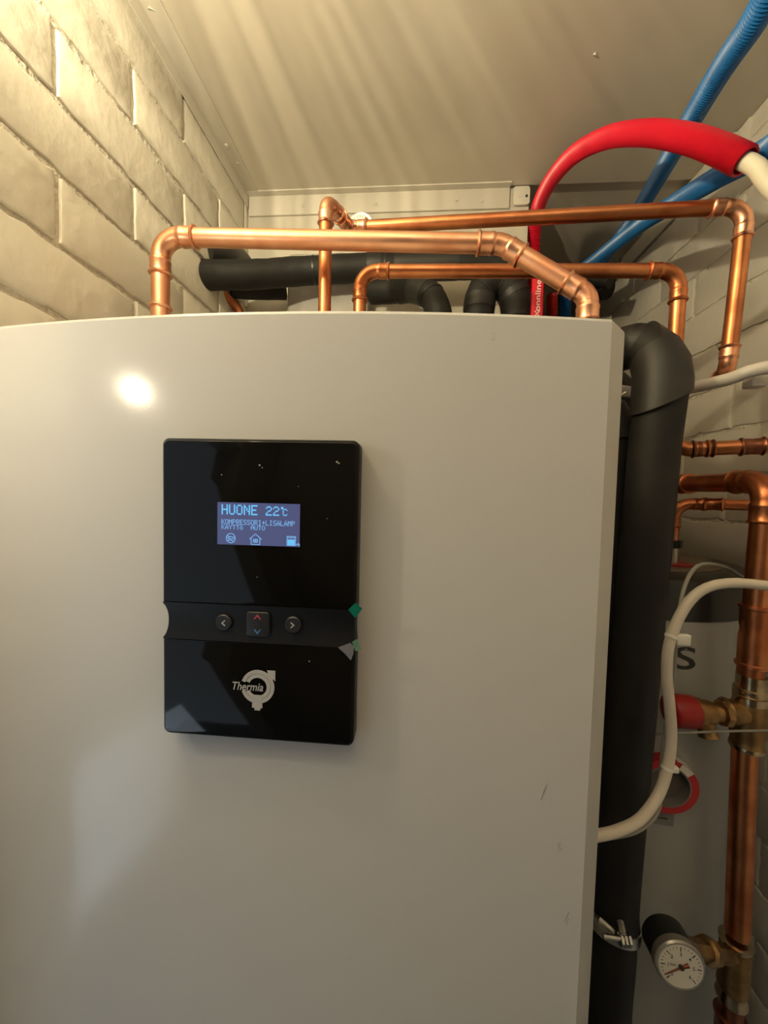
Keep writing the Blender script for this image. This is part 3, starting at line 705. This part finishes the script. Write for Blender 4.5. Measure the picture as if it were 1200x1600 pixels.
# lug ears joining bolt to band
e0=at(969,1440,.575); e1=at(974,1466,.558)
tube('lug', [e0,(e0+e1)/2+Vector((0,-.003,0)),e1+Vector((0,0,-.008))], .005, M['steel'], cl, 8)
e0=at(920,1428,.6); e1=at(938,1440,.58); tube('lug', [e0,e1,at(958,1458,.572)], .006, M['steel'], cl, 8)
cl2 = thing('pipe_clamp', 'small dull metal clamp screws at the dark gap beside the cabinet edge', 'clamp', at(922,1390,.66))
for py,l in ((1366,14),(1380,14),(1393,13)):
    q0=at(914,py,.628); q1=at(917+l,py-2,.628); tube('bolt', [q0,q1], .004, M['steel'], cl2, 10)

# white conduit across
cw = thing('plastic_conduit', 'thin white plastic conduit crossing behind the black insulated pipe', 'conduit', at(1000,612,.72))
tube('tube', catmull([Vector((.19,.72,at(900,604,.72).z)),at(935,606,.72),at(985,612,.715),at(1040,611,.70),at(1085,605,.675),at(1140,592,.64),at(1225,570,.60),Vector((RX+.005,.50,at(1225,570,.60).z+.004))],.01), .0095, M['pvc'], cw, 20)
q0 = at(1180,597,.633); box('clip', q0.x-.004,q0.x+.018,q0.y,q0.y+.02,q0.z-.006,q0.z+.028, M['pvc'], cw, bev=.002)
# small brass bits near the clip
bv = thing('valve', 'brass valve end at the right edge above the white conduit', 'valve', at(1195,574,.66))
tube('body', [at(1170,582,.67),at(1190,576,.66),Vector((RX,.66,at(1225,568,.65).z))], [.005,.009,.009], M['brass'], bv, 14)
tube('stem', [at(1192,580,.655),at(1196,562,.655)], .0035, M['steel'], bv, 10)
tag(tube('wire', catmull([at(978,612,.60),at(966,622,.605),at(959,640,.61),at(955,665,.61),at(949,712,.61)],.005), .0008, M['cable'], None, 8), 'very thin pale wire hanging over the white conduit', 'wire')

# tank
tank = thing('storage_tank', 'pale grey cylindrical hot water tank with black lid behind the pipes at right', 'tank', TC)
lathe('shell', TC, (0,0,1), [(0,TR-.01),(.01,TR),(zlb,TR)], M['tank'], tank, 72)
lid = lathe('lid', TC+Vector((0,0,zlb)), (0,0,1), [(0,TR+.0015),(.062,TR+.0015),(.072,TR-.003),(.078,TR-.014),(.080,TR-.03)], M['tank_lid'], tank, 72)
ltop = zlb+.080
mt = mat('lid_top_brown', (.20,.15,.10), .45, var=.3, vscale=20)
lathe('lid_plate', TC+Vector((0,0,ltop-.0005)), (0,0,1), [(0,TR-.045),(.003,TR-.047)], mt, tank, 48)
def on_tank(px, py, lift=0):
    r=ray(px,py); ox,oy=-TC.x,-TC.y; A_=r.x**2+r.y**2; B_=2*(r.x*ox+r.y*oy); C_=ox*ox+oy*oy-(TR+lift)**2
    s=(-B_-math.sqrt(max(B_*B_-4*A_*C_,0)))/(2*A_); return cam_pos+r*s
def wrap_text(s, h, w, pc_, m, name, bold=0):
    vs_, fs_ = text_mesh(s, h=h, w=w, bold=bold, depth=.02); a0=math.atan2(pc_.y-TC.y, pc_.x-TC.x); out=[]
    for a_,b_,c_ in vs_:
        t_=a0+a_/TR; rr=TR+.0004+max(c_,0)*.05; out.append((TC.x+math.cos(t_)*rr, TC.y+math.sin(t_)*rr, pc_.z+b_))
    return pydata(name, out, fs_, m, tank, smooth=False)
p = on_tank(1050,1027); wrap_text('ES', .041, .079, p, M['ink'], 'lettering', bold=.012)
p = on_tank(1080,1016); d=(p-TC); d.z=0; disc('registered_mark', p, d, .0028, .0006, M['ink'], tank, 12)
# label below tape
p = on_tank(1031,1278,.0006); d=(p-TC); d.z=0; d.normalize(); s_=Vector((0,0,1)).cross(d)
v=[p+s_*a_+Vector((0,0,b_))+d*c_ for c_ in (.0,.001) for a_,b_ in ((-.022,-.0115),(.022,-.0115),(.022,.0115),(-.022,.0115))]
mtag=mat('grey_label',(.26,.26,.24),.5); pydata('label_tag', v, [[3,2,1,0],[4,5,6,7],[0,1,5,4],[1,2,6,5],[2,3,7,6],[3,0,4,7]], mtag, tank, smooth=False)
v=[p+s_*a_+Vector((0,0,b_))+d*c_ for c_ in (.001,.0013) for a_,b_ in ((-.02,.0),(.012,.0),(.012,.002),(-.02,.002))]
pydata('label_print', v, [[3,2,1,0],[4,5,6,7],[0,1,5,4],[1,2,6,5],[2,3,7,6],[3,0,4,7]], M['ink'], tank, smooth=False)
# tape roll stuck on the tank
p = on_tank(1034,1216,.0005); d=(p-TC); d.z=0; d.normalize()
tr = thing('tape_roll', 'red roll of adhesive tape hanging against the grey tank', 'tape roll', p)
def ring_part(name, c, n, r0, r1, t_, m, parent, a0=0, a1=360, seg=48):
    u=n.orthogonal().normalized(); 
    u=Vector((0,0,1)).cross(n).normalized(); w=Vector((0,0,1)); v=[];f=[]
    for k in range(seg+1):
        a_=math.radians(a0+(a1-a0)*k/seg); e_=u*math.cos(a_)+w*math.sin(a_)
        v+=[c+e_*r0, c+e_*r1, c+e_*r1+n*t_, c+e_*r0+n*t_]
    for k in range(seg):
        for j in range(4): f.append([k*4+j,(k+1)*4+j,(k+1)*4+(j+1)%4,k*4+(j+1)%4])
    f+= [[3,2,1,0],[seg*4,seg*4+1,seg*4+2,seg*4+3]]
    return pydata(name, v, f, m, parent, True, 40)
mcard=mat('cardboard_core',(.22,.20,.18),.6)
ring_part('tape', p+d*.001, d, .0365, .0485, .020, mat('red_tape',(.5,.015,.015),.35), tr); ring_part('core', p+d*.001, d, .034, .0363, .021, mcard, tr)
ring_part('loose_end', p+d*.001, d, .0487, .0492, .0195, M['white'], tr, 35, 75, 10)
ring_part('torn_patch', p+d*.0212, d, .037, .048, .0006, M['white'], tr, 38, 66, 10)
lathe('tag_disc', p+d*.001, d, [(0,.0335),(.002,.0335)], mat('core_disc',(.14,.12,.10),.6), tr, 32)

# riser with tee pieces
RR = .0175
g0 = at(1058,757,.93); g1 = at(1199,752,.66); rb = at(1155,1390,.66)
G1 = Vector((g1.x,.66,g1.z))
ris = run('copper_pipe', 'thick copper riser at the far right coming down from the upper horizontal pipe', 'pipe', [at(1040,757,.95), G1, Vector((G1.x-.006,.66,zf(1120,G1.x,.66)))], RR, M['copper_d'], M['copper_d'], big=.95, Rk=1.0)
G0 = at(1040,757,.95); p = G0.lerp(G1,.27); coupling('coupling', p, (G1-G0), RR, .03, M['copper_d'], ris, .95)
xr_ = G1.x-.003
zz = lambda py: zf(py, xr_, .66)
# slip couplings
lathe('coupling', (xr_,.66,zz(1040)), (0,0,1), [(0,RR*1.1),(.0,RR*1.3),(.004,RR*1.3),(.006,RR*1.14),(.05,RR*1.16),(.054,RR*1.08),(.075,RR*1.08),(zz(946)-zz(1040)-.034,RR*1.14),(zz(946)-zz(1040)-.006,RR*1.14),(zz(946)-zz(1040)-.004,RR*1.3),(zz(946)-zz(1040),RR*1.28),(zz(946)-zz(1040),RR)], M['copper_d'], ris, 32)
lathe('coupling', (xr_,.66,zz(1082)), (0,0,1), [(0,RR*1.2),(.003,RR*1.28),(.007,RR*1.28),(.009,RR*1.12),(.03,RR*1.12)], M['solder'], ris, 32)
# brass tee
tee = thing('brass_tee', 'brass tee with shiny collars on the riser carrying the red-capped valve', 'fitting', (xr_,.66,zz(1165)))
lathe('body', (xr_,.66,zz(1165)), (0,0,1), [(0,RR*1.15),(.003,RR*1.3),(.008,RR*1.22),(.012,RR*1.22),(.02,RR*1.32),(.07,RR*1.32),(.078,RR*1.22),(.084,RR*1.22),(.088,RR*1.3),(.092,RR*1.15)], M['brass'], tee, 32)
zt_ = zf(1113,xr_,.66)
lathe('collar', (xr_,.66,zz(1100)), (0,0,1), [(0,RR*1.24),(.004,RR*1.27),(.02,RR*1.27),(.024,RR*1.2)], M['solder'], tee, 32)
lathe('collar', (xr_,.66,zz(1168)), (0,0,1), [(0,RR*1.3),(.004,RR*1.34),(.012,RR*1.2),(.022,RR*1.2)], M['solder'], tee, 32)
vx = lambda px: at(px,1112,.655).x
lathe('branch', (xr_-.012,.657,zt_), (-1,0,0), [(0,.018),(.01,.019),(.020,.021),(.026,.023),(.030,.020)], M['brass'], tee, 28)
# safety valve
zv = zf(1113, vx(1090), .652)
sv = thing('safety_valve', 'brass safety valve with a dark red cap pointing left from the riser', 'valve', (vx(1090),.652,zv))
X_a = xr_-.038
lathe('union_nut', (X_a,.654,zv), (-1,0,0), [(0,.018),(.001,.0205),(.010,.0205),(.012,.016)], M['brass'], sv, 8, 20)
Lb = X_a-vx(1080)
lathe('body', (X_a-.010,.653,zv), (-1,0,0), [(0,.0135),(.012,.0135),(.014,.0175),(.020,.0195),(.032,.0195),(.033,.021),(.036,.0215),(Lb-.022,.022),(Lb-.008,.0235)], M['brass'], sv, 32)
lathe('cap', (vx(1083),.653,zv), (-1,0,0), [(0,.0235),(.002,.0255),(.018,.0262),(.034,.0262),(.040,.0235),(.043,.017)], M['red_cap'], sv, 24, 50)
lathe('outlet', (vx(1098),.650,zv-.012), (.15,-.25,-1), [(0,.013),(.012,.0135),(.018,.0125),(.024,.0145),(.026,.011)], M['brass'], sv, 20)
# lower riser
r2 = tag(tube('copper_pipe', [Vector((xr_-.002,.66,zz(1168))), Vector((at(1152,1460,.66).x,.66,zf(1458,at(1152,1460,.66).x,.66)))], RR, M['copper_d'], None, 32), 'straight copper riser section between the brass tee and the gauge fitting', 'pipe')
xg = at(1147,1500,.66).x; zq = lambda py: zf(py,xg,.66)
t2_ = thing('brass_tee', 'brass tee at the bottom of the riser where the pressure gauge is screwed in', 'fitting', (xg,.66,zq(1560)))
lathe('body', (xg,.66,zq(1545)), (0,0,1), [(0,RR*1.1),(.006,RR*1.25),(.012,RR*1.2),(.05,RR*1.25),(zq(1470)-zq(1545),RR*1.2)], M['brass'], t2_, 28)
lathe('collar', (xg,.66,zq(1490)), (0,0,1), [(0,RR*1.15),(.003,RR*1.22),(.018,RR*1.2),(.022,RR*1.3),(.026,RR*1.3),(.028,RR*1.05)], M['solder'], t2_, 28)
lathe('collar', (xg,.66,zq(1560)), (0,0,1), [(0,RR*1.25),(.004,RR*1.28),(.012,RR*1.15),(.022,RR*1.15)], M['solder'], t2_, 28)
r3 = thing('copper_pipe', 'lowest copper riser piece under the gauge fitting', 'pipe', (xg,.66,0))
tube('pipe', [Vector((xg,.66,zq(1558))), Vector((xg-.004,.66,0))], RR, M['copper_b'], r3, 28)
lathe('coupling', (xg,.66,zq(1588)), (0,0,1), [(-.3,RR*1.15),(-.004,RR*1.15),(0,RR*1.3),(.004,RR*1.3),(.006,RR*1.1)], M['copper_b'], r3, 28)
# pressure gauge
gc = at(1061,1505,.57)
gg = thing('pressure_gauge', 'round white-faced pressure gauge with black housing on the lower right brass tee', 'gauge', gc)
gd = Vector((-.08,-1,.1)).normalized()
GR = .0325
lathe('housing', gc-gd*.044, gd, [(0,GR*.9),(.004,GR),(.034,GR),(.036,GR*1.0)], M['tank_lid'], gg, 40)
lathe('bezel', gc-gd*.010, gd, [(0,GR*1.0),(.003,GR*1.06),(.012,GR*1.06),(.0145,GR*1.0),(.0142,GR*.93)], mat('gauge_bezel',(.38,.36,.32),.3,.6), gg, 44)
lathe('dial_face', gc+gd*.0038, gd, [(0,GR*.92),(.0008,GR*.92)], M['dial'], gg, 44)
gu=Vector((0,0,1)).cross(-gd).normalized()*1; gu=Vector((1,0,0))-gd*gd.x; gu.normalize(); gv=gu.cross(gd)*1; gv = gv if gv.z>0 else -gv
def gp(x,y,l=.0052): return gc+gd*l+gu*x*GR+gv*y*GR
for k in range(25):
    a_=math.radians(225-k*270/24); bigk=k%4==0; r0_=.66 if bigk else .76
    tube('tick_mark', [gp(math.cos(a_)*r0_,math.sin(a_)*r0_,.0048),gp(math.cos(a_)*.84,math.sin(a_)*.84,.0048)], .0006 if bigk else .0003, M['ink'], gg, 6)
for k,ch in enumerate('0123456'):
    a_=math.radians(225-k*45); vs_,fs_=text_mesh(ch,h=.0052,bold=.01)
    pydata('numeral', [gp(math.cos(a_)*.53,math.sin(a_)*.53,.0048)+gu*a+gv*b+gd*max(c,0)*.1 for a,b,c in vs_], fs_, M['ink'], gg, smooth=False)
vs_,fs_=text_mesh('bar',h=.0045,bold=.0); pydata('numeral', [gp(-.32,.05,.0048)+gu*a+gv*b+gd*max(c,0)*.1 for a,b,c in vs_], fs_, M['ink'], gg, smooth=False)
nl=gp(-.70,-.42,.0062); nr=gp(.30,.15,.0062); tube('needle', [nl,gp(0,0,.0062),nr], [.0007,.0014,.0028], M['copper_b'], gg, 8)
lathe('needle_hub', gp(0,0,.0045), gd, [(0,.0035),(.003,.0035)], M['ink'], gg, 16)
s0 = gc-gd*.026+Vector((GR*.7,0,0)); s1 = Vector((xg-.016,.65,zf(1494,xg,.65)))
tube('threaded_stem', [s0, s1.lerp(s0,.35), s1], [.013,.013,.0135], M['brass'], gg, 6)
lathe('union_nut', s1.lerp(s0,.55), (s1-s0), [(0,.014),(.002,.019),(.016,.019),(.018,.015)], M['brass'], gg, 8, 20)

# thin pipe H with union onto the tank
h0 = at(1054,787,.82); h1 = at(1185,789,.74)
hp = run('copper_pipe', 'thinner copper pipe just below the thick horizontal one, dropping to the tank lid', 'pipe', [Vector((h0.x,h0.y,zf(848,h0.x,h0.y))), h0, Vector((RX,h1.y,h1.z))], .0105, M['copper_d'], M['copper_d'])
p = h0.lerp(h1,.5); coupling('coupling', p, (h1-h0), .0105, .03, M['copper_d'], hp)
un = thing('pipe_union', 'steel pipe union on a red washer on the tank lid', 'fitting', (h0.x,h0.y,ltop))
zt0=zf(903,h0.x,h0.y)
zt1=zf(845,h0.x,h0.y)
lathe('washer', (h0.x,h0.y,ltop+.0025), (0,0,1), [(0,.036),(.004,.036)], M['red_cap'], un, 32)
lathe('nipple', (h0.x,h0.y,ltop+.006), (0,0,1), [(0,.012),(.034,.012)], M['steel'], un, 20)
lathe('nut', (h0.x,h0.y,ltop+.036), (0,0,1), [(0,.015),(.001,.018),(.015,.018),(.016,.014)], M['tank_lid'], un, 6, 20)
lathe('tail', (h0.x,h0.y,ltop+.05), (0,0,1), [(0,.0105),(max(zt1-ltop-.05,.01)+.01,.0105)], M['steel'], un, 20)
# cables
cab = thing('cable', 'thick cream cable looping from behind the cabinet edge up across the riser', 'cable', at(960,1300,.45))
CP = [at(895,1311,.44),at(930,1306,.45),at(965,1298,.465),at(1000,1280,.485),at(1028,1243,.505),at(1043,1200,.515),at(1049,1150,.52),at(1046,1100,.52),at(1042,1060,.52),at(1044,1015,.52),at(1056,975,.525),at(1078,938,.53),at(1105,918,.53),at(1140,911,.53),at(1180,913,.53),at(1235,920,.53)]
tube('sheath', catmull(CP,.008), .0064, M['cable'], cab, 18)
Pc = catmull(CP,.008)
for target,px,py in ((CP[4],1040,1197),(CP[9],1050,1000)):
    q0 = at(px,py,.515); i = min(range(len(Pc)), key=lambda i:(Pc[i]-q0).length); d=(Pc[i+1]-Pc[i]).normalized()
    tie = tag(tube('cable_tie', [Pc[i]-d*.002,Pc[i]+d*.002], .0075, M['white'], None, 18), 'white cable tie around the cream cable '+('near the tape roll' if py>1100 else 'near the tank lettering'), 'cable tie', 'cable ties on the cream cable')
    box('tie_head', Pc[i].x+.005,Pc[i].x+(.022 if py<1100 else .012),Pc[i].y-.005,Pc[i].y+.003,Pc[i].z-.004-(.006 if py<1100 else 0),Pc[i].z+.004, M['white'], tie, bev=.0015)
tag(tube('cable', catmull([at(895,1312,.452),at(950,1309,.465),at(990,1301,.48),at(1012,1287,.495),at(1030,1262,.51),at(1033,1205,.535),at(1040,1140,.54),at(1052,1060,.54),at(1056,1000,.545),at(1062,950,.56),at(1070,915,.58),at(1085,888,.60),at(1105,881,.62),at(1135,887,.68),at(1162,903,.74),at(1190,925,.73)],.01), .0027, M['cable_g'], None, 12), 'thin grey cable following the thick cream one', 'cable')
tag(tube('wire', catmull([at(985,1150,.655),at(1060,1146,.615),at(1120,1143,.612),at(1170,1142,.618),at(1225,1141,.62)],.01), .0017, M['cable_g'], None, 10), 'straight thin grey wire crossing in front of the tank below the red cap', 'wire')
